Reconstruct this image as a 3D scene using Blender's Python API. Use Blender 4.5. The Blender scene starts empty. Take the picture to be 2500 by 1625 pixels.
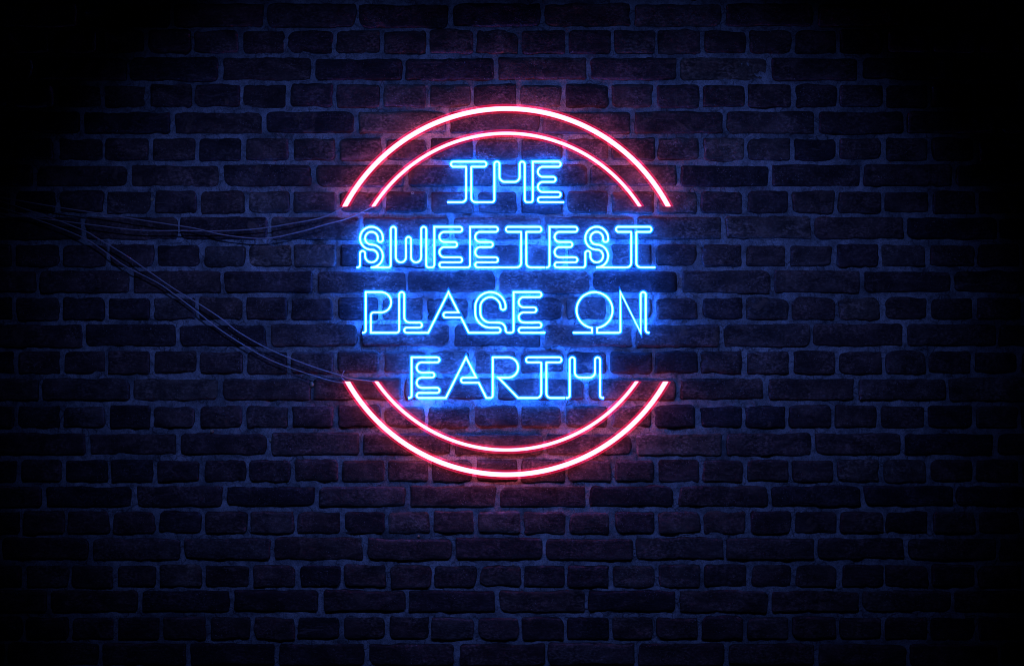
import bpy, math, random
import numpy as np

# ------------------------------------------------------------------ camera, world, lamp, exposure
sc = bpy.context.scene
COL = sc.collection
CAM_D = 4.0                       # metres from the brick faces to the lens
MM = 0.001                        # the wall is 2.5 m wide in the frame

cam_d = bpy.data.cameras.new("camera")
cam = bpy.data.objects.new("camera", cam_d); COL.objects.link(cam)
cam.location = (0, -CAM_D, 0); cam.rotation_euler = (math.radians(90), 0, 0)
cam_d.sensor_width = 36.0; cam_d.lens = 36.0 * CAM_D / 2.5
cam_d.clip_start = 0.05; cam_d.clip_end = 60
sc.camera = cam

world = bpy.data.worlds.new("World"); sc.world = world; world.use_nodes = True
bg = world.node_tree.nodes["Background"]
bg.inputs[0].default_value = (0.10, 0.16, 0.50, 1); bg.inputs[1].default_value = 0.003

def spot(x, aim_x):
    """dim blue lamps above and in front of the wall, out of frame"""
    ld = bpy.data.lights.new("wall_spot", 'SPOT'); lo = bpy.data.objects.new("wall_spot", ld); COL.objects.link(lo)
    ld.color = (0.125, 0.225, 1.0); ld.energy = 41.0
    ld.spot_size = math.radians(65); ld.spot_blend = 1.0; ld.shadow_soft_size = 0.03
    lo.location = (x, -1.5, 0.74)
    d = np.array([aim_x, 0.0, 0.04]) - np.array(lo.location)
    lo.rotation_euler = (math.atan2(math.hypot(d[0], d[1]), -d[2]), 0, math.atan2(d[1], d[0]) - math.pi / 2)
spot(-0.46, -0.36); spot(0.41, 0.31)

sc.view_settings.view_transform = 'Standard'; sc.view_settings.look = 'None'
sc.view_settings.exposure = 0.0; sc.view_settings.gamma = 1.0
sc.view_settings.use_curve_mapping = False
sc.render.engine = 'CYCLES'
sc.cycles.use_denoising = True; sc.cycles.filter_width = 1.05
sc.cycles.max_bounces = 6; sc.cycles.transparent_max_bounces = 24; sc.cycles.volume_bounces = 0; sc.cycles.diffuse_bounces = 4
sc.cycles.sample_clamp_indirect = 6.0
sc.render.film_transparent = False

random.seed(11)
rng = np.random.default_rng(11)

# ------------------------------------------------------------------ helpers
def W(px, py, d=0.0):
    """photo pixel -> world point on the plane d metres in front of the brick faces"""
    k = (CAM_D - d) / CAM_D
    return np.array([(px - 1250.0) * MM * k, -d, (812.5 - py) * MM * k])

def mesh_obj(name, verts, faces, mat, parent=None, loc=(0, 0, 0), smooth=True):
    me = bpy.data.meshes.new(name)
    me.from_pydata([tuple(map(float, v)) for v in verts], [], faces)
    if smooth:
        me.polygons.foreach_set("use_smooth", [True] * len(me.polygons))
    me.materials.append(mat); me.update()
    o = bpy.data.objects.new(name, me); COL.objects.link(o)
    o.location = loc
    if parent: o.parent = parent
    return o

def grid_mesh(name, V, nx, nz, mat, attr=None):
    """V: (nx*nz, 3) array"""
    idx = np.arange(nx * nz).reshape(nz, nx)
    a, b, c, d = idx[:-1, :-1].ravel(), idx[:-1, 1:].ravel(), idx[1:, 1:].ravel(), idx[1:, :-1].ravel()
    F = np.stack([a, b, c, d], 1)
    return raw_mesh(name, V, F, mat, attr)

def raw_mesh(name, V, F, mat, attr=None):
    me = bpy.data.meshes.new(name)
    me.vertices.add(len(V)); me.vertices.foreach_set("co", np.asarray(V, np.float32).ravel())
    me.loops.add(F.size); me.loops.foreach_set("vertex_index", F.ravel().astype(np.int32))
    me.polygons.add(len(F)); me.polygons.foreach_set("loop_start", np.arange(0, F.size, 4, dtype=np.int32))
    me.polygons.foreach_set("loop_total", np.full(len(F), 4, np.int32))
    me.update(calc_edges=True); me.validate()
    me.polygons.foreach_set("use_smooth", np.ones(len(F), bool))
    if attr is not None:
        for key, vals in attr.items():
            at = me.attributes.new(key, 'FLOAT', 'POINT')
            at.data.foreach_set("value", np.broadcast_to(np.asarray(vals, np.float32), (len(V),)).copy())
    me.materials.append(mat)
    return me

def link(name, me, parent=None, loc=(0, 0, 0)):
    o = bpy.data.objects.new(name, me); COL.objects.link(o); o.location = loc
    if parent: o.parent = parent
    return o

def empty(name, loc, label, cat, group=None):
    o = bpy.data.objects.new(name, None); COL.objects.link(o); o.location = loc
    o.empty_display_size = 0.05
    tag(o, label, cat, group); return o

def tag(o, label, cat, group=None):
    o["label"] = label; o["category"] = cat
    if group: o["group"] = group

def _hash(ix, iz, seed):
    h = (ix.astype(np.int64) * 374761393 + iz.astype(np.int64) * 668265263 + seed * 982451653) & 0xFFFFFFFF
    h = ((h ^ (h >> 13)) * 1274126177) & 0xFFFFFFFF
    h = (h ^ (h >> 16)) & 0xFFFFFF
    return h / float(0xFFFFFF) * 2 - 1

def vnoise(x, z, wl, seed):
    x = x / wl; z = z / wl
    ix = np.floor(x); iz = np.floor(z); fx = x - ix; fz = z - iz
    fx = fx * fx * (3 - 2 * fx); fz = fz * fz * (3 - 2 * fz)
    ix = ix.astype(np.int64); iz = iz.astype(np.int64)
    a = _hash(ix, iz, seed); b = _hash(ix + 1, iz, seed); c = _hash(ix, iz + 1, seed); d = _hash(ix + 1, iz + 1, seed)
    return (a * (1 - fx) + b * fx) * (1 - fz) + (c * (1 - fx) + d * fx) * fz

def fbm(x, z, wl, seed, octs=3):
    s = np.zeros_like(x); amp = 1.0
    for k in range(octs):
        s += amp * vnoise(x, z, wl / 2 ** k, seed + 17 * k); amp *= 0.5
    return s

# ------------------------------------------------------------------ materials
def new_mat(name):
    m = bpy.data.materials.new(name); m.use_nodes = True
    nt = m.node_tree
    return m, nt, nt.nodes["Principled BSDF"]

def N(nt, typ, **kw):
    n = nt.nodes.new(typ)
    for k, v in kw.items():
        if isinstance(k, str) and hasattr(n, k): setattr(n, k, v)
    return n

def noise(nt, vec, scale, detail=4, rough=0.55, dist=0.0):
    n = nt.nodes.new("ShaderNodeTexNoise")
    n.inputs["Scale"].default_value = scale; n.inputs["Detail"].default_value = detail
    n.inputs["Roughness"].default_value = rough; n.inputs["Distortion"].default_value = dist
    nt.links.new(vec, n.inputs["Vector"]); return n.outputs["Fac"]

def ramp(nt, fac, stops):
    r = nt.nodes.new("ShaderNodeValToRGB"); e = r.color_ramp.elements
    while len(e) > len(stops): e.remove(e[-1])
    while len(e) < len(stops): e.new(0.5)
    for el, (p, c) in zip(e, stops):
        el.position = p; el.color = c if len(c) == 4 else (*c, 1)
    nt.links.new(fac, r.inputs["Fac"]); return r.outputs["Color"]

def mix(nt, fac, a, b, mode='MIX'):
    m = nt.nodes.new("ShaderNodeMix"); m.data_type = 'RGBA'; m.blend_type = mode
    for sock, v in ((m.inputs[0], fac), (m.inputs[6], a), (m.inputs[7], b)):
        if hasattr(v, "is_output"): nt.links.new(v, sock)
        elif isinstance(v, (int, float)): sock.default_value = v
        else: sock.default_value = (*v, 1)
    return m.outputs[2]

def math_n(nt, op, a, b=None):
    m = nt.nodes.new("ShaderNodeMath"); m.operation = op
    for sock, v in ((m.inputs[0], a), (m.inputs[1], b)):
        if v is None: continue
        if hasattr(v, "is_output"): nt.links.new(v, sock)
        else: sock.default_value = v
    return m.outputs[0]

def bw(c): return (c, c, c)

def brick_material():
    m, nt, p = new_mat("brick_clay")
    geo = nt.nodes.new("ShaderNodeNewGeometry")
    at = nt.nodes.new("ShaderNodeAttribute"); at.attribute_name = "tint"
    tint = at.outputs["Fac"]
    off = nt.nodes.new("ShaderNodeCombineXYZ")
    for i, k in enumerate((37.0, 91.0, 53.0)):
        nt.links.new(math_n(nt, 'MULTIPLY', tint, k), off.inputs[i])
    add = nt.nodes.new("ShaderNodeVectorMath"); add.operation = 'ADD'
    nt.links.new(geo.outputs["Position"], add.inputs[0]); nt.links.new(off.outputs[0], add.inputs[1])
    v = add.outputs[0]
    st = nt.nodes.new("ShaderNodeMapping"); st.inputs["Scale"].default_value = (0.6, 1, 1)
    nt.links.new(v, st.inputs["Vector"]); vs = st.outputs[0]
    base = ramp(nt, tint, [(0.0, (0.026, 0.019, 0.021)), (0.3, (0.048, 0.030, 0.029)),
                           (0.6, (0.068, 0.041, 0.036)), (0.85, (0.066, 0.050, 0.046)), (1.0, (0.105, 0.074, 0.060))])
    clouds = noise(nt, vs, 24, 5, 0.62, 0.6)
    c1 = mix(nt, 1.0, base, ramp(nt, clouds, [(0.30, bw(0.30)), (0.50, bw(0.95)), (0.72, bw(2.1))]), 'MULTIPLY')
    fine = noise(nt, vs, 210, 3, 0.6)
    grain = ramp(nt, noise(nt, v, 20, 3, 0.6), [(0.38, bw(0.25)), (0.62, bw(1.0))])
    c2 = mix(nt, grain, c1, ramp(nt, fine, [(0.34, bw(0.30)), (0.5, bw(0.95)), (0.66, bw(2.4))]), 'MULTIPLY')
    # lime specks, scuffs and chips
    sp = noise(nt, v, 330, 2, 0.5)
    spm = ramp(nt, sp, [(0.655, bw(0)), (0.72, bw(1))])
    area = ramp(nt, noise(nt, v, 14, 3, 0.6), [(0.46, bw(0.12)), (0.64, bw(1))])
    k = math_n(nt, 'MULTIPLY', spm, area)
    c3 = mix(nt, k, c2, (0.34, 0.28, 0.28))
    scr = nt.nodes.new("ShaderNodeMapping"); scr.inputs["Scale"].default_value = (0.16, 1, 1.0)
    scr.inputs["Rotation"].default_value = (0, 0.12, 0)
    nt.links.new(v, scr.inputs["Vector"])
    sm = ramp(nt, noise(nt, scr.outputs[0], 95, 5, 0.7, 1.2), [(0.60, bw(0)), (0.70, bw(1))])
    c4 = mix(nt, math_n(nt, 'MULTIPLY', sm, 0.55), c3, (0.17, 0.125, 0.12))
    pm = ramp(nt, noise(nt, v, 17, 4, 0.65, 0.8), [(0.62, bw(0)), (0.69, bw(1))])
    c5 = mix(nt, math_n(nt, 'MULTIPLY', pm, 0.55), c4, (0.15, 0.095, 0.07))
    nt.links.new(c5, p.inputs["Base Color"])
    p.inputs["Roughness"].default_value = 0.82
    p.inputs["Specular IOR Level"].default_value = 0.28
    b1 = nt.nodes.new("ShaderNodeBump"); b1.inputs["Strength"].default_value = 0.75; b1.inputs["Distance"].default_value = 0.0035
    nt.links.new(noise(nt, vs, 55, 6, 0.68, 0.5), b1.inputs["Height"])
    b2 = nt.nodes.new("ShaderNodeBump"); b2.inputs["Strength"].default_value = 0.6; b2.inputs["Distance"].default_value = 0.0014
    nt.links.new(noise(nt, v, 300, 3, 0.6), b2.inputs["Height"]); nt.links.new(b1.outputs[0], b2.inputs["Normal"])
    nt.links.new(b2.outputs[0], p.inputs["Normal"])
    return m

def mortar_material():
    m, nt, p = new_mat("lime_mortar")
    geo = nt.nodes.new("ShaderNodeNewGeometry"); v = geo.outputs["Position"]
    big = noise(nt, v, 9, 4, 0.6)
    c0 = ramp(nt, big, [(0.3, (0.09, 0.096, 0.10)), (0.5, (0.23, 0.24, 0.245)), (0.7, (0.36, 0.365, 0.365))])
    mid = noise(nt, v, 60, 5, 0.65)
    c1 = mix(nt, 0.9, c0, ramp(nt, mid, [(0.32, bw(0.45)), (0.5, bw(1.0)), (0.7, bw(1.35))]), 'MULTIPLY')
    grit = noise(nt, v, 420, 2, 0.6)
    c2 = mix(nt, 0.8, c1, ramp(nt, grit, [(0.33, bw(0.35)), (0.47, bw(1.0)), (0.7, bw(1.35))]), 'MULTIPLY')
    vo = nt.nodes.new("ShaderNodeTexVoronoi"); vo.feature = 'DISTANCE_TO_EDGE'; vo.inputs["Scale"].default_value = 34
    dv = nt.nodes.new("ShaderNodeVectorMath"); dv.operation = 'ADD'
    nz = nt.nodes.new("ShaderNodeTexNoise"); nz.inputs["Scale"].default_value = 40; nz.inputs["Detail"].default_value = 4
    nt.links.new(v, nz.inputs["Vector"])
    sc_ = nt.nodes.new("ShaderNodeVectorMath"); sc_.operation = 'SCALE'; sc_.inputs["Scale"].default_value = 0.03
    nt.links.new(nz.outputs["Color"], sc_.inputs[0]); nt.links.new(v, dv.inputs[0]); nt.links.new(sc_.outputs[0], dv.inputs[1])
    nt.links.new(dv.outputs[0], vo.inputs["Vector"])
    crack = ramp(nt, vo.outputs["Distance"], [(0.0, bw(1)), (0.045, bw(0))])
    where = ramp(nt, noise(nt, v, 11, 3, 0.6), [(0.47, bw(0)), (0.58, bw(1))])
    ck = math_n(nt, 'MULTIPLY', crack, where)
    c3 = mix(nt, math_n(nt, 'MULTIPLY', ck, 0.7), c2, (0.05, 0.048, 0.05))
    nt.links.new(c3, p.inputs["Base Color"])
    p.inputs["Roughness"].default_value = 0.92; p.inputs["Specular IOR Level"].default_value = 0.2
    b1 = nt.nodes.new("ShaderNodeBump"); b1.inputs["Strength"].default_value = 0.9; b1.inputs["Distance"].default_value = 0.004
    nt.links.new(noise(nt, v, 75, 6, 0.7, 0.6), b1.inputs["Height"])
    b2 = nt.nodes.new("ShaderNodeBump"); b2.inputs["Strength"].default_value = 0.8; b2.inputs["Distance"].default_value = 0.002; b2.invert = True
    nt.links.new(ck, b2.inputs["Height"]); nt.links.new(b1.outputs[0], b2.inputs["Normal"])
    nt.links.new(b2.outputs[0], p.inputs["Normal"])
    return m

def emit_material(name, col):
    m = bpy.data.materials.new(name); m.use_nodes = True; nt = m.node_tree
    nt.nodes.clear()
    out = nt.nodes.new("ShaderNodeOutputMaterial"); e = nt.nodes.new("ShaderNodeEmission")
    e.inputs["Color"].default_value = (*col, 1); e.inputs["Strength"].default_value = 1.0
    nt.links.new(e.outputs[0], out.inputs["Surface"])
    return m

def plain_material(name, col, rough, spec=0.4):
    m, nt, p = new_mat(name)
    geo = nt.nodes.new("ShaderNodeNewGeometry")
    f = noise(nt, geo.outputs["Position"], 160, 3)
    nt.links.new(mix(nt, 0.5, tuple(col), ramp(nt, f, [(0.3, bw(0.6)), (0.7, bw(1.3))]), 'MULTIPLY'), p.inputs["Base Color"])
    p.inputs["Roughness"].default_value = rough; p.inputs["Specular IOR Level"].default_value = spec
    return m

M_BRICK = brick_material(); M_MORTAR = mortar_material()
M_BLUE = emit_material("blue_neon_glow", (0.92, 9.6, 78.0))
M_RED = emit_material("red_neon_glow", (6.5, 1.02, 1.7))
def halo_material(name, col):  # emitting volume added round the tubes to imitate their bloom
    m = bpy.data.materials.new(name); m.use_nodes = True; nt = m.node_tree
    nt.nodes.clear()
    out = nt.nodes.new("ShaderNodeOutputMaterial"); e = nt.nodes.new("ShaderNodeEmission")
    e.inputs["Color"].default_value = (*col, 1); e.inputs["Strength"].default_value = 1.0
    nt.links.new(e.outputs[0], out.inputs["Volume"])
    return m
M_BLUE_HALO = halo_material("blue_bloom_halo", (0.0, 12.0, 95.0))
M_RED_HALO = halo_material("red_bloom_halo", (26.0, 0.0, 2.0))
M_WIRE = plain_material("grey_wire_sheath", (0.36, 0.31, 0.32), 0.3, 0.6)
M_CLIP = plain_material("clear_plastic_clip", (0.30, 0.30, 0.32), 0.4)
M_PEBBLE = plain_material("tan_pebble", (0.36, 0.30, 0.20), 0.7)

# ------------------------------------------------------------------ the brick wall
# courses read off the photograph: (top, bottom, [perpend joint centres]), in millimetres of wall from the top left
ROWS = [
 (10, 65, [192,418,646,873,1100,1325,1545,1766,1992,2214,2438]),
 (74, 130, [10,125,242,356,471,586,701,816,932,1044,1158,1270,1385,1496,1603,1714,1826,1937,2047,2161,2274,2389]),
 (141, 195, [83,313,536,763,986,1211,1438,1658,1878,2100,2325]),
 (207, 261, [21,133,249,361,472,589,702,816,932,1043,1154,1266,1376,1489,1599,1712,1822,1937,2047,2159,2271,2380,2490]),
 (273, 325, [199,419,644,869,1095,1322,1545,1769,1993,2211,2440]),
 (338, 391, [26,136,252,368,482,595,709,823,936,1046,1158,1269,1377,1490,1602,1713,1821,1935,2048,2159,2272,2385,2498]),
 (403, 454, [85,316,540,766,991,1214,1437,1658,1881,2106,2331]),
 (467, 520, [30,139,255,371,486,601,712,825,937,1048,1161,1268,1381,1489,1603,1708,1820,1931,2043,2158,2272,2385,2495]),
 (531, 583, [201,436,657,882,1102,1326,1552,1766,1985,2213,2438]),
 (598, 650, [32,148,263,380,493,602,713,824,936,1049,1158,1271,1384,1486,1595,1707,1817,1925,2038,2150,2266,2382,2493]),
 (662, 714, [91,319,542,768,994,1213,1442,1659,1887,2106,2327]),
 (727, 780, [35,148,260,369,480,595,707,818,927,1038,1149,1264,1375,1486,1596,1709,1819,1929,2043,2156,2269,2380,2496]),
 (792, 845, [203,433,655,879,1103,1324,1550,1764,1983,2211,2436]),
 (858, 911, [39,150,259,371,482,596,705,819,932,1045,1153,1266,1381,1483,1595,1707,1819,1933,2046,2159,2265,2376,2488]),
 (924, 976, [99,319,538,762,985,1211,1432,1656,1871,2091,2315]),
 (991, 1044, [39,150,261,369,482,596,708,818,932,1041,1153,1267,1375,1488,1595,1704,1815,1923,2035,2147,2263,2377,2488]),
 (1058, 1110, [212,435,656,882,1107,1330,1548,1769,1986,2205,2433]),
 (1123, 1176, [46,155,266,378,492,605,716,829,943,1049,1158,1269,1384,1496,1603,1712,1821,1929,2039,2153,2267,2380,2493]),
 (1188, 1236, [106,326,547,772,996,1215,1435,1652,1879,2106,2332]),
 (1249, 1302, [51,161,272,383,496,609,721,835,943,1053,1161,1274,1385,1495,1603,1713,1826,1937,2048,2161,2272,2387,2495]),
 (1314, 1366, [0,221,445,665,891,1109,1329,1549,1770,1992,2214,2437]),
 (1380, 1433, [58,169,281,385,496,611,727,836,947,1058,1168,1276,1383,1492,1603,1715,1828,1939,2050,2161,2272,2385,2497]),
 (1442, 1493, [118,341,565,782,994,1215,1433,1654,1881,2103,2327]),
 (1507, 1560, [60,171,283,392,506,616,722,834,945,1050,1161,1271,1381,1492,1599,1709,1821,1930,2046,2158,2270,2383,2496]),
 (1571, 1623, [14,243,459,676,895,1114,1335,1555,1774,1995,2218,2440]),
]
X0, X1 = -260.0, 2760.0
ROWS = [(-55, -2, [a + 6 for a in ROWS[1][2]])] + ROWS + [(1637, 1690, [a + 5 for a in ROWS[23][2]])]

bricks = []        # (cx, cy, half w, half h, front y offset, tint)
for ri, (t, b, js) in enumerate(ROWS):
    pitch = 112.0 if len(js) > 16 else 223.0
    js = sorted(js)
    while js[0] > X0: js.insert(0, js[0] - pitch + random.uniform(-4, 4))
    while js[-1] < X1: js.append(js[-1] + pitch + random.uniform(-4, 4))
    for a, c in zip(js[:-1], js[1:]):
        g0, g1 = random.uniform(3.6, 6.6), random.uniform(3.6, 6.6)
        dt, db = random.uniform(-2.2, 1.6), random.uniform(-1.6, 2.2)
        x0, x1, y0, y1 = a + g0, c - g1, t + dt, b + db
        bricks.append(dict(cx=(x0 + x1) / 2, cy=(y0 + y1) / 2, a=(x1 - x0) / 2, b=(y1 - y0) / 2,
                           y=random.gauss(0, 1.1), tint=min(1, max(0, random.gauss(0.45, 0.26)))))
# bricks that stand out in the photograph: paler, browner or darker ones
for bx, by, tv in ((1767, 365, 0.97), (768, 624, 0.95), (1880, 557, 0.93), (1215, 1275, 0.92), (1000, 1275, 0.9),
                   (1488, 885, 0.06), (1640, 888, 0.1), (1000, 492, 0.12), (1865, 505, 0.2), (640, 1015, 0.72), (790, 1018, 0.35),
                   (1545, 1012, 0.7), (1100, 240, 0.8), (986, 235, 0.78), (540, 365, 0.15), (395, 365, 0.6)):
    k = min(bricks, key=lambda q: (q["cx"] - bx) ** 2 / 9 + (q["cy"] - by) ** 2)
    if abs(k["cx"] - bx) < 110: k["tint"] = tv

def brick_geo(q, seed):
    a, b = q["a"], q["b"]                       # mm, half sizes
    R = 7.0
    def axis(h, step):
        e = [-h, -h + 0.9, -h + 2.4, -h + 4.6, -h + 7.5]
        n = max(2, int(round((2 * h - 15) / step)))
        return np.array(e + list(np.linspace(-h + 7.5, h - 7.5, n + 1)[1:]) + [h - 4.6, h - 2.4, h - 0.9, h])
    xs, zs = axis(a, 9.0), axis(b, 8.0)
    X, Z = np.meshgrid(xs, zs)
    nz, nx = X.shape
    x, z = X.ravel().copy(), Z.ravel().copy()
    ed = np.minimum(a - np.abs(x), b - np.abs(z))      # distance to the edge before rounding
    rs = [random.uniform(4, 12) if random.random() < 0.8 else random.uniform(12, 20) for _ in range(4)]
    for ci, (sx, sz) in enumerate(((-1, -1), (1, -1), (1, 1), (-1, 1))):
        r = rs[ci]
        p = (sx * x - (a - r)) / r; s = (sz * z - (b - r)) / r
        m = (p > 0) & (s > 0)
        pp, ss = p[m], s[m]
        x[m] = sx * (a - r + r * pp * np.sqrt(1 - ss * ss / 2)); z[m] = sz * (b - r + r * ss * np.sqrt(1 - pp * pp / 2))
    wx, wz = x + q["cx"], z + q["cy"]
    rough = random.uniform(0.8, 2.1)
    edge_w = np.clip(1 - ed / 22.0, 0.15, 1)
    x += edge_w * rough * (1.5 * vnoise(wx, wz, 34, seed) + 0.9 * vnoise(wx, wz, 11, seed + 3))
    z += edge_w * rough * (1.5 * vnoise(wx, wz, 38, seed + 5) + 0.9 * vnoise(wx, wz, 11, seed + 8))
    bev = random.uniform(4.5, 7.5)
    t = np.clip(1 - ed / bev, 0, 1)
    drop = bev * 0.85 * (1 - np.sqrt(np.clip(1 - t * t, 0, 1)))
    h = q["y"] + 0.8 * fbm(wx, wz, 60, seed + 21) + 0.55 * fbm(wx, wz, 16, seed + 31)
    h += random.gauss(0, 0.006) * x + random.gauss(0, 0.014) * z
    # a chip knocked out of some arrises
    for _ in range(random.choice((0, 1, 1, 2, 3))):
        side = random.choice((-1, 1)); px = random.uniform(-a, a); pz = side * b
        if random.random() < 0.3: px, pz = side * a, random.uniform(-b, b)
        rr = random.uniform(7, 17)
        dd = np.hypot((x - px) * random.uniform(0.45, 1.0), z - pz)
        h -= np.clip(1 - dd / rr, 0, 1) ** 1.3 * random.uniform(2.5, 6)
    y = -h + drop
    V = np.stack([x, y, -z], 1) * MM
    # skirt going back into the wall
    idx = np.arange(nx * nz).reshape(nz, nx)
    ring = np.concatenate([idx[0, :], idx[1:, -1], idx[-1, -2::-1], idx[-2:0:-1, 0]])
    back = V[ring].copy(); back[:, 1] = 0.028
    n0 = len(V); V = np.vstack([V, back])
    aa, bb, cc, dd = idx[:-1, :-1].ravel(), idx[:-1, 1:].ravel(), idx[1:, 1:].ravel(), idx[1:, :-1].ravel()
    F = np.stack([aa, dd, cc, bb], 1)
    k = len(ring); ar = np.arange(k); nxt = (ar + 1) % k
    S = np.stack([ring[ar], ring[nxt], n0 + nxt, n0 + ar], 1)
    return V, np.vstack([F, S])

wall = empty("brick_wall", (0, 0.03, -0.87), "old dark brick wall with pale crumbling mortar behind the neon sign", "brick wall")
WOFF = np.array([0, 0.03, -0.87])

def frame_area(q):
    w = min(2500, q["cx"] + q["a"]) - max(0, q["cx"] - q["a"]); h = min(1625, q["cy"] + q["b"]) - max(0, q["cy"] - q["b"])
    return max(0, w) * max(0, h) * (1.0 - 0.25 * math.hypot((q["cx"] - 1237) / 1500, (q["cy"] - 740) / 950))
order = sorted(range(len(bricks)), key=lambda i: -frame_area(bricks[i]))
single = set(order[:300])
restV, restF, restT, n_acc = [], [], [], 0
for i, q in enumerate(bricks):
    V, F = brick_geo(q, 1000 + i * 7)
    c = W(q["cx"], q["cy"])
    if i in single:
        me = raw_mesh("brick", V, F, M_BRICK, {"tint": q["tint"]})
        link("brick", me, wall, tuple(c - WOFF))
    else:
        restV.append(V + c); restF.append(F + n_acc); restT.append(np.full(len(V), q["tint"])); n_acc += len(V)
me = raw_mesh("outlying_bricks", np.vstack(restV) - WOFF, np.vstack(restF), M_BRICK, {"tint": np.concatenate(restT)})
ob = link("outlying_bricks", me, wall); ob["kind"] = "stuff"; ob["label"] = "dim bricks towards the dark edges of the wall"

# mortar: one height field filling the joints
STEP = 4.0
gx = np.arange(X0 + 40, X1 - 40, STEP); gz = np.arange(-52, 1688, STEP)
GX, GZ = np.meshgrid(gx, gz); fx, fz = GX.ravel(), GZ.ravel()
h = -7.2 + 1.5 * fbm(fx, fz, 90, 501) + 1.5 * fbm(fx, fz, 26, 601) + 0.9 * fbm(fx, fz, 9, 701, 2)
h += np.clip(vnoise(fx, fz, 150, 801) - 0.45, 0, 1) * 2.0           # places where the pointing was smeared over the arrises
h -= np.clip(vnoise(fx, fz, 55, 811) - 0.55, 0, 1) * 14.0           # washed-out holes
h = np.clip(h, -15, -3.8)
V = np.stack([(fx - 1250) * MM, -h * MM, (812.5 - fz) * MM], 1) - WOFF
me = grid_mesh("mortar", V[:, :], len(gx), len(gz), M_MORTAR)
link("mortar", me, wall)
# pebbles and a plugged hole showing in the joints
def pebble(px, py, rx, rz):
    vs, fs = [], []
    nu, nv = 12, 7
    for j in range(nv + 1):
        th = math.pi * j / nv
        for i in range(nu):
            ph = 2 * math.pi * i / nu
            k = 1 + 0.12 * math.sin(3 * ph + px) * math.sin(th)
            vs.append((rx * MM * k * math.sin(th) * math.cos(ph), -rx * 0.7 * MM * math.cos(th), rz * MM * k * math.sin(th) * math.sin(ph)))
    for j in range(nv):
        for i in range(nu):
            a = j * nu + i; b = j * nu + (i + 1) % nu
            fs.append((a, b, b + nu, a + nu))
    return mesh_obj("pebble", vs, fs, M_PEBBLE, wall, tuple(W(px, py, -0.0035) - WOFF))
for a in ((371, 487, 4.2, 4.8), (762, 938, 5.2, 7.0), (517, 1052, 4.8, 4.6), (660, 1075, 3.0, 3.0), (1022, 1308, 3.6, 3.4), (1253, 1377, 3.0, 3.0)):
    pebble(*a)
# ring-shaped wall plug above the "THE" on the left
vs, fs = [], []
for i in range(16):
    ph = 2 * math.pi * i / 16
    for r_, y_ in ((3.4, 2.0), (3.4, -1.0), (1.9, -1.0), (1.9, 2.0)):
        vs.append((r_ * MM * math.cos(ph), y_ * MM, r_ * MM * math.sin(ph)))
for i in range(16):
    for k in range(4):
        fs.append((i * 4 + k, ((i + 1) % 16) * 4 + k, ((i + 1) % 16) * 4 + (k + 1) % 4, i * 4 + (k + 1) % 4))
mesh_obj("wall_plug", vs, fs, M_PEBBLE, wall, tuple(W(1007, 471, 0.0005) - WOFF))

# ------------------------------------------------------------------ neon tubes
def fillet_path(pts):
    """pts: [(x, y, r)] -> smooth list of (x, y)"""
    out = []
    n = len(pts)
    for i, (x, y, r) in enumerate(pts):
        if i in (0, n - 1) or r <= 0:
            out.append((x, y)); continue
        ax, ay = pts[i - 1][0] - x, pts[i - 1][1] - y; bx, by = pts[i + 1][0] - x, pts[i + 1][1] - y
        la, lb = math.hypot(ax, ay), math.hypot(bx, by)
        ax, ay, bx, by = ax / la, ay / la, bx / lb, by / lb
        ang = math.acos(max(-1, min(1, ax * bx + ay * by)))
        t = r / math.tan(ang / 2)
        p0 = (x + ax * t, y + ay * t)
        mx, my = ax + bx, ay + by; ml = math.hypot(mx, my)
        cd = r / math.sin(ang / 2); c = (x + mx / ml * cd, y + my / ml * cd)
        a0 = math.atan2(p0[1] - c[1], p0[0] - c[0])
        p1 = (x + bx * t, y + by * t); a1 = math.atan2(p1[1] - c[1], p1[0] - c[0])
        da = (a1 - a0 + math.pi) % (2 * math.pi) - math.pi
        m = max(4, int(abs(da) * (3 + r * 0.22)))
        for k in range(m + 1):
            aa = a0 + da * k / m
            out.append((c[0] + r * math.cos(aa), c[1] + r * math.sin(aa)))
    res = [out[0]]
    for p in out[1:]:
        if math.hypot(p[0] - res[-1][0], p[1] - res[-1][1]) > 0.05: res.append(p)
    return res

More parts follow.
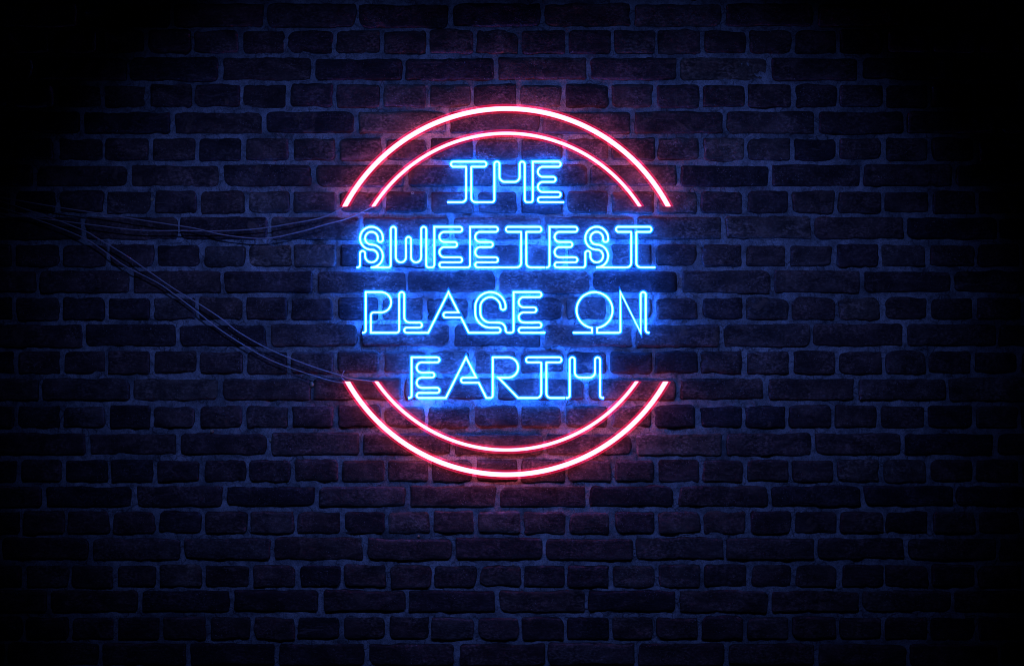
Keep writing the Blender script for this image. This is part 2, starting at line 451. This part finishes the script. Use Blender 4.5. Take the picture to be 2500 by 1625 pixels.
def sweep(path, r, d, sides=10, cap0=True, cap1=True, flat_ends=False):
    """tube along a path of photo pixels, d metres off the wall; returns world verts and faces"""
    n = len(path); V, F = [], []
    k = (CAM_D - d) / CAM_D
    for i, (x, y) in enumerate(path):
        if i > 0: t0 = (x - path[i - 1][0], y - path[i - 1][1])
        if i < n - 1: t1 = (path[i + 1][0] - x, path[i + 1][1] - y)
        if i == 0: t0 = t1
        if i == n - 1: t1 = t0
        l0, l1 = math.hypot(*t0), math.hypot(*t1)
        u0 = (t0[0] / l0, t0[1] / l0); u1 = (t1[0] / l1, t1[1] / l1)
        tx, ty = u0[0] + u1[0], u0[1] + u1[1]; tl = math.hypot(tx, ty)
        if tl < 1e-6: tx, ty, tl = u0[0], u0[1], 1
        tx, ty = tx / tl, ty / tl
        c = max(0.36, u0[0] * tx + u0[1] * ty)
        nx, ny = -ty / c, tx / c
        for s in range(sides):
            a = 2 * math.pi * s / sides
            ox, oy = nx * r * math.cos(a), ny * r * math.cos(a)
            if flat_ends and i in (0, n - 1) and abs(u0[1]) > 0.2:   # ends sawn level
                sh = -oy / u0[1]; ox, oy = ox + u0[0] * sh, 0.0
            V.append(((x + ox - 1250) * MM * k, -d - r * MM * math.sin(a), (812.5 - y - oy) * MM * k))
    for i in range(n - 1):
        for s in range(sides):
            a = i * sides + s; b = i * sides + (s + 1) % sides
            F.append((a, b, b + sides, a + sides))
    if cap0: F.append(tuple(range(sides - 1, -1, -1)))
    if cap1: F.append(tuple(range((n - 1) * sides, n * sides)))
    return V, F

U = 12.37
GLYPH = {   # grid units; None marks the tube's entry and exit along the base line
 'E': [[None, (0, 0, .5), (0, 8, 0), (5.5, 8, .5), (5.5, 7, .5), (1, 7, 1), (1, 5, 1), (4.5, 5, .5), (4.5, 4, .5), (1, 4, 1), (1, 2, 1),
        (5.5, 2, .5), (5.5, 1, .5), (1, 1, .5), (1, 0, .5), None]],
 'T': [[None, (-.5, 0, .9), (-.5, 7, .1), (-3.5, 7, .5), (-3.5, 8, .5), (3.5, 8, .5), (3.5, 7, .5), (.5, 7, .1), (.5, 0, .9), None]],
 'H': [[None, (0, 0, .5), (0, 8, .5), (1, 8, .5), (1, 4, 1.1), (5, 4, 1.1), (5, 8, .5), (6, 8, .5), (6, 0, .5), None]],
 'S': [[None, (0, 0, .5), (0, 3.25, .5), (1, 3.25, .5), (1, 1, 1.25), (3.51, 1, 1.25), (3.51, 3.5, 1.25), (0, 3.5, 2.25), (0, 8, 2.25), (4.51, 8, 2.25),
        (4.51, 5, .5), (3.51, 5, .5), (3.51, 7, 1.25), (1, 7, 1.25), (1, 4.5, 1.25), (4.51, 4.5, 2.25), (4.51, 0, 2.25), (2.15, 0, 0)],
       [(2.45, 0, 0), None]],
 'W': [[None, (0, 0, .5), (0, 8, .5), (1, 8, .5), (1, 1, 1), (3, 1, 1), (3, 6, .5), (4, 6, .5), (4, 1, 1), (6, 1, 1), (6, 8, .5), (7, 8, .5), (7, 0, .5), None]],
 'P': [[None, (0, 0, .5), (0, 8, 0), (5, 8, 2), (5, 4, 2), (1, 4, .6), (1, 0, 0), None]],
 'L': [[None, (0, 0, .5), (0, 8, .5), (1, 8, .5), (1, 2, 1.1), (4.5, 2, .5), (4.5, 1, .5), (1, 1, .5), (1, 0, .5), None]],
 'A': [[None, (-4, 0, 0), (0, 8, 0), (2, 4, 0), (-1, 4, .5), (-1, 3, .5), (2.5, 3, 0), (4, 0, 0), None]],
 'C': [[None, (5, 0, .5), (5, 1, .5), (0, 1, 3), (0, 8, 3), (6, 8, 3), (6, 4.5, .5), (5, 4.5, .5), (5, 7, 2), (1, 7, 2), (1, 2, 2), (6, 2, 1.4), (6, 0, .5), None]],
 'N': [[None, (0, 0, .35), (0, 8, 0), (4, 0, 0), (4, 8, .5), (5, 8, .5), (5, 0, .5), None]],
 'R': [[None, (0, 0, .5), (0, 8, 0), (5, 8, 2), (5, 4, 2), (1.1, 4, 0), (5, 0, 0), None]],
}
_O = [None, (-.5, 0, 0)]
for _k in range(49):
    _a = math.radians(-90) - math.asin(.5 / 3.55) - (2 * math.pi - 2 * math.asin(.5 / 3.55)) * _k / 48
    _O.append((3.55 * math.cos(_a), 4.45 + 3.55 * math.sin(_a), 0))
GLYPH['O'] = [_O + [(.5, 0, 0), None]]

# word: text, base line, [x of each letter], [entry x per letter or None = halfway], end x, breaks (exit, entry) in the tube
WORDS = [
 ("THE", 493.7, [1144.2, 1206.9, 1300.8], 1092.3, 1377.0, {}),
 ("SWEETEST", 652.6, [879.0, 954.0, 1060.3, 1147.6, 1278.5, 1341.6, 1428.9, 1547.2], 870.6, 1599.6, {4: (1330.3, 1332.6)}),
 ("PLACE", 811.8, [893.0, 974.5, 1094.9, 1160.2, 1253.9], 884.5, 1330.9, {}),
 ("ON", 811.8, [1451.5, 1514.7], 1398.8, 1585.1, {}),
 ("EARTH", 970.8, [1004.9, 1137.9, 1203.1, 1327.6, 1390.8], 996.8, 1474.0, {3: (1379.6, 1381.9)}),
]
LEFT = {c: min(p[0] for sub in g for p in sub if p) for c, g in GLYPH.items()}
FIRST = {c: g[0][1][0] for c, g in GLYPH.items()}
LAST = {c: g[-1][-2][0] for c, g in GLYPH.items()}
WLABEL = {
 "THE": 'blue neon word THE, top line of the sign inside the upper red arcs',
 "SWEETEST": 'blue neon word SWEETEST, the longest word, across the second line of the sign',
 "PLACE": 'blue neon word PLACE, on the third line to the left of ON',
 "ON": 'blue neon word ON, the two-letter word at the right of the third line',
 "EARTH": 'blue neon word EARTH, bottom line of the sign above the lower red arcs',
}
BLUE_D, BLUE_R, HALO_R = 0.019, 2.05, 5.4

def post(px, py, d, r, parent, poff):
    """small clip behind a tube that holds it to the wall"""
    vs, fs = [], []
    c = W(px, py, d)
    ys = [0.001, d * 0.3, d, d + 0.012]; rr = [r, r, r * 1.15, r * 1.6]
    for y_, q in zip(ys, rr):
        for s in range(8):
            a = 2 * math.pi * s / 8
            vs.append((q * MM * math.cos(a), y_, q * MM * math.sin(a)))
    for j in range(3):
        for s in range(8):
            a = j * 8 + s; b = j * 8 + (s + 1) % 8
            fs.append((a, b, b + 8, a + 8))
    return mesh_obj("clip", vs, fs, M_CLIP, parent, tuple(c - poff))

for text, base, xs, xin, xout, breaks in WORDS:
    root_p = W((xs[0] + xs[-1]) / 2, base, BLUE_D)
    root = empty("neon_word", tuple(root_p), WLABEL[text], "neon word", "blue neon words of the sign")
    for i, ch in enumerate(text):
        e = xin if i == 0 else None; o = xout if i == len(text) - 1 else None
        if i > 0:
            e = breaks[i - 1][1] if (i - 1) in breaks else 0.5 * (xs[i - 1] + LAST[text[i - 1]] * U + xs[i] + FIRST[ch] * U)
        if i < len(text) - 1:
            o = breaks[i][0] if i in breaks else 0.5 * (xs[i] + LAST[ch] * U + xs[i + 1] + FIRST[text[i + 1]] * U)
        Vs, Fs = [], []; gV, gF = [], []; paths = []
        subs = GLYPH[ch]
        for si, sub in enumerate(subs):
            pts = []
            for k, p in enumerate(sub):
                if p is None: pts.append(((e if k == 0 else o), base, 0))
                else: pts.append((xs[i] + p[0] * U, base - p[1] * U, p[2] * U))
            path = fillet_path(pts); paths.append(path)
            joined0 = sub[0] is None and i > 0 and (i - 1) not in breaks
            joined1 = sub[-1] is None and i < len(text) - 1 and i not in breaks
            V, F = sweep(path, BLUE_R, BLUE_D, 10, not joined0, not joined1)
            off = len(Vs); Vs += V; Fs += [tuple(a + off for a in f) for f in F]
            V, F = sweep(path, HALO_R, BLUE_D, 12)
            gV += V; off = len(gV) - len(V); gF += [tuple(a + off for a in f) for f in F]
        lo = W(xs[i], base, BLUE_D)
        L = mesh_obj("letter", [np.array(v) - lo for v in Vs], Fs, M_BLUE, root, tuple(lo - root_p))
        L["label"] = "letter " + ch + " bent from thin blue neon tube"
        mesh_obj("bloom_halo", [np.array(v) - lo for v in gV], gF, M_BLUE_HALO, L)  # added jacket: its emission stands in for the blue bloom between strokes
        pp = paths[0]
        for f in (0.22, 0.78):
            q = pp[int(f * (len(pp) - 1))]
            post(q[0], q[1], BLUE_D, 1.2, L, lo)

# the four red arcs
CX, CY = 1236.7, 711.7
def arc(R, ycut, top, r, d, label):
    s = math.acos(abs(ycut - CY) / R)
    n = 96; path = []
    for k in range(n + 1):
        a = -s + 2 * s * k / n
        path.append((CX + R * math.sin(a), CY - R * math.cos(a) if top else CY + R * math.cos(a)))
    V, F = sweep(path, r, d, 14, True, True, flat_ends=True)
    lo = W(CX, CY - R if top else CY + R, d)
    root = empty("neon_arc", tuple(lo), label, "neon arc", "red neon arcs of the sign")
    mesh_obj("tube", [np.array(v) - lo for v in V], F, M_RED, root)
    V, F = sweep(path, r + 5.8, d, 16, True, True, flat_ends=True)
    mesh_obj("bloom_halo", [np.array(v) - lo for v in V], F, M_RED_HALO, root)  # added jacket that paints the crimson bloom rim round the arc
    for k in (10, 36, 60, 86):
        post(path[k][0], path[k][1], d, 1.8, root, lo)
RED_D = 0.021
arc(446.2, 503.6, True, 5.6, RED_D, "thick red neon arc, the outer one over the top of the sign")
arc(386.0, 503.6, True, 3.8, RED_D, "thinner red neon arc, the inner one just above the word THE")
arc(446.2, 931.0, False, 5.6, RED_D, "thick red neon arc, the outer one under the bottom of the sign")
arc(386.0, 930.6, False, 3.8, RED_D, "thinner red neon arc, the inner one just below the word EARTH")

# ------------------------------------------------------------------ wires
def spline(pts, n=8):
    """Catmull-Rom through the points"""
    P = [pts[0]] + list(pts) + [pts[-1]]; out = []
    for i in range(1, len(P) - 2):
        p0, p1, p2, p3 = map(np.array, (P[i - 1], P[i], P[i + 1], P[i + 2]))
        for k in range(n):
            t = k / n
            out.append(0.5 * (2 * p1 + (p2 - p0) * t + (2 * p0 - 5 * p1 + 4 * p2 - p3) * t * t + (3 * p1 - p0 - 3 * p2 + p3) * t ** 3))
    out.append(np.array(P[-2], float)); return out

def wire(pts, r, label, name="wire", group="wires feeding the sign"):
    w3 = [W(*p) for p in spline(pts)]
    V, F = [], []; sides = 8; n = len(w3)
    for i in range(n):
        t = w3[min(i + 1, n - 1)] - w3[max(i - 1, 0)]; t = t / np.linalg.norm(t)
        up = np.array([0, -1, 0]); nn = np.cross(t, up); nn /= np.linalg.norm(nn); bb = np.cross(nn, t)
        for s in range(sides):
            a = 2 * math.pi * s / sides
            V.append(w3[i] + r * MM * (nn * math.cos(a) + bb * math.sin(a)) - w3[0])
    for i in range(n - 1):
        for s in range(sides):
            a = i * sides + s; b = i * sides + (s + 1) % sides
            F.append((a, b, b + sides, a + sides))
    F.append(tuple(range(sides - 1, -1, -1))); F.append(tuple(range((n - 1) * sides, n * sides)))
    o = mesh_obj(name, V, F, M_WIRE, None, tuple(w3[0])); tag(o, label, "wire", group); return o

def dz(pts, d0, dm, d1):
    """give each point a distance off the wall: slack in the middle"""
    n = len(pts); out = []
    for i, (x, y) in enumerate(pts):
        t = i / (n - 1); d = d0 * (1 - t) + d1 * t + (dm - 0.5 * (d0 + d1)) * math.sin(math.pi * t)
        out.append((x, y, d))
    return out
wire(dz([(-150, 462), (0, 482), (88, 497), (168, 510), (242, 521), (357, 539), (462, 555), (492, 561), (551, 574), (645, 582), (731, 566), (794, 548), (855, 531), (911, 504)],
        0.030, 0.036, RED_D), 1.45, "thin grey wire running from the left edge to the inner upper red arc")
wire(dz([(-150, 500), (20, 523), (97, 533), (155, 540), (242, 551), (340, 562), (450, 563), (523, 564), (622, 559), (715, 545), (792, 529), (840, 504)],
        0.028, 0.033, RED_D), 1.45, "thin grey wire running from the left edge to the outer upper red arc")
wire(dz([(-150, 450), (0, 491), (69, 513), (147, 540), (210, 565), (237, 581), (305, 622), (366, 664), (424, 704), (488, 743), (541, 778), (582, 810), (659, 853), (753, 891), (827, 915), (858, 924), (916, 931)],
        0.034, 0.030, RED_D), 1.45, "thin grey wire slanting down from the left edge to the inner lower red arc")
wire(dz([(-150, 470), (0, 507), (90, 536), (178, 569), (229, 595), (302, 647), (366, 680), (406, 704), (473, 754), (523, 794), (582, 834), (659, 878), (747, 911), (812, 930), (846, 935)],
        0.032, 0.024, RED_D), 1.45, "thin grey wire slanting down from the left edge to the outer lower red arc")
wire([(840.5, 904, 0.036), (836, 913, 0.037), (833, 920, 0.036), (838, 926, 0.034), (845, 932, RED_D)], 1.2,
     "short kinked wire end sticking up at the tip of the outer lower red arc", "wire_end", "wires feeding the sign")
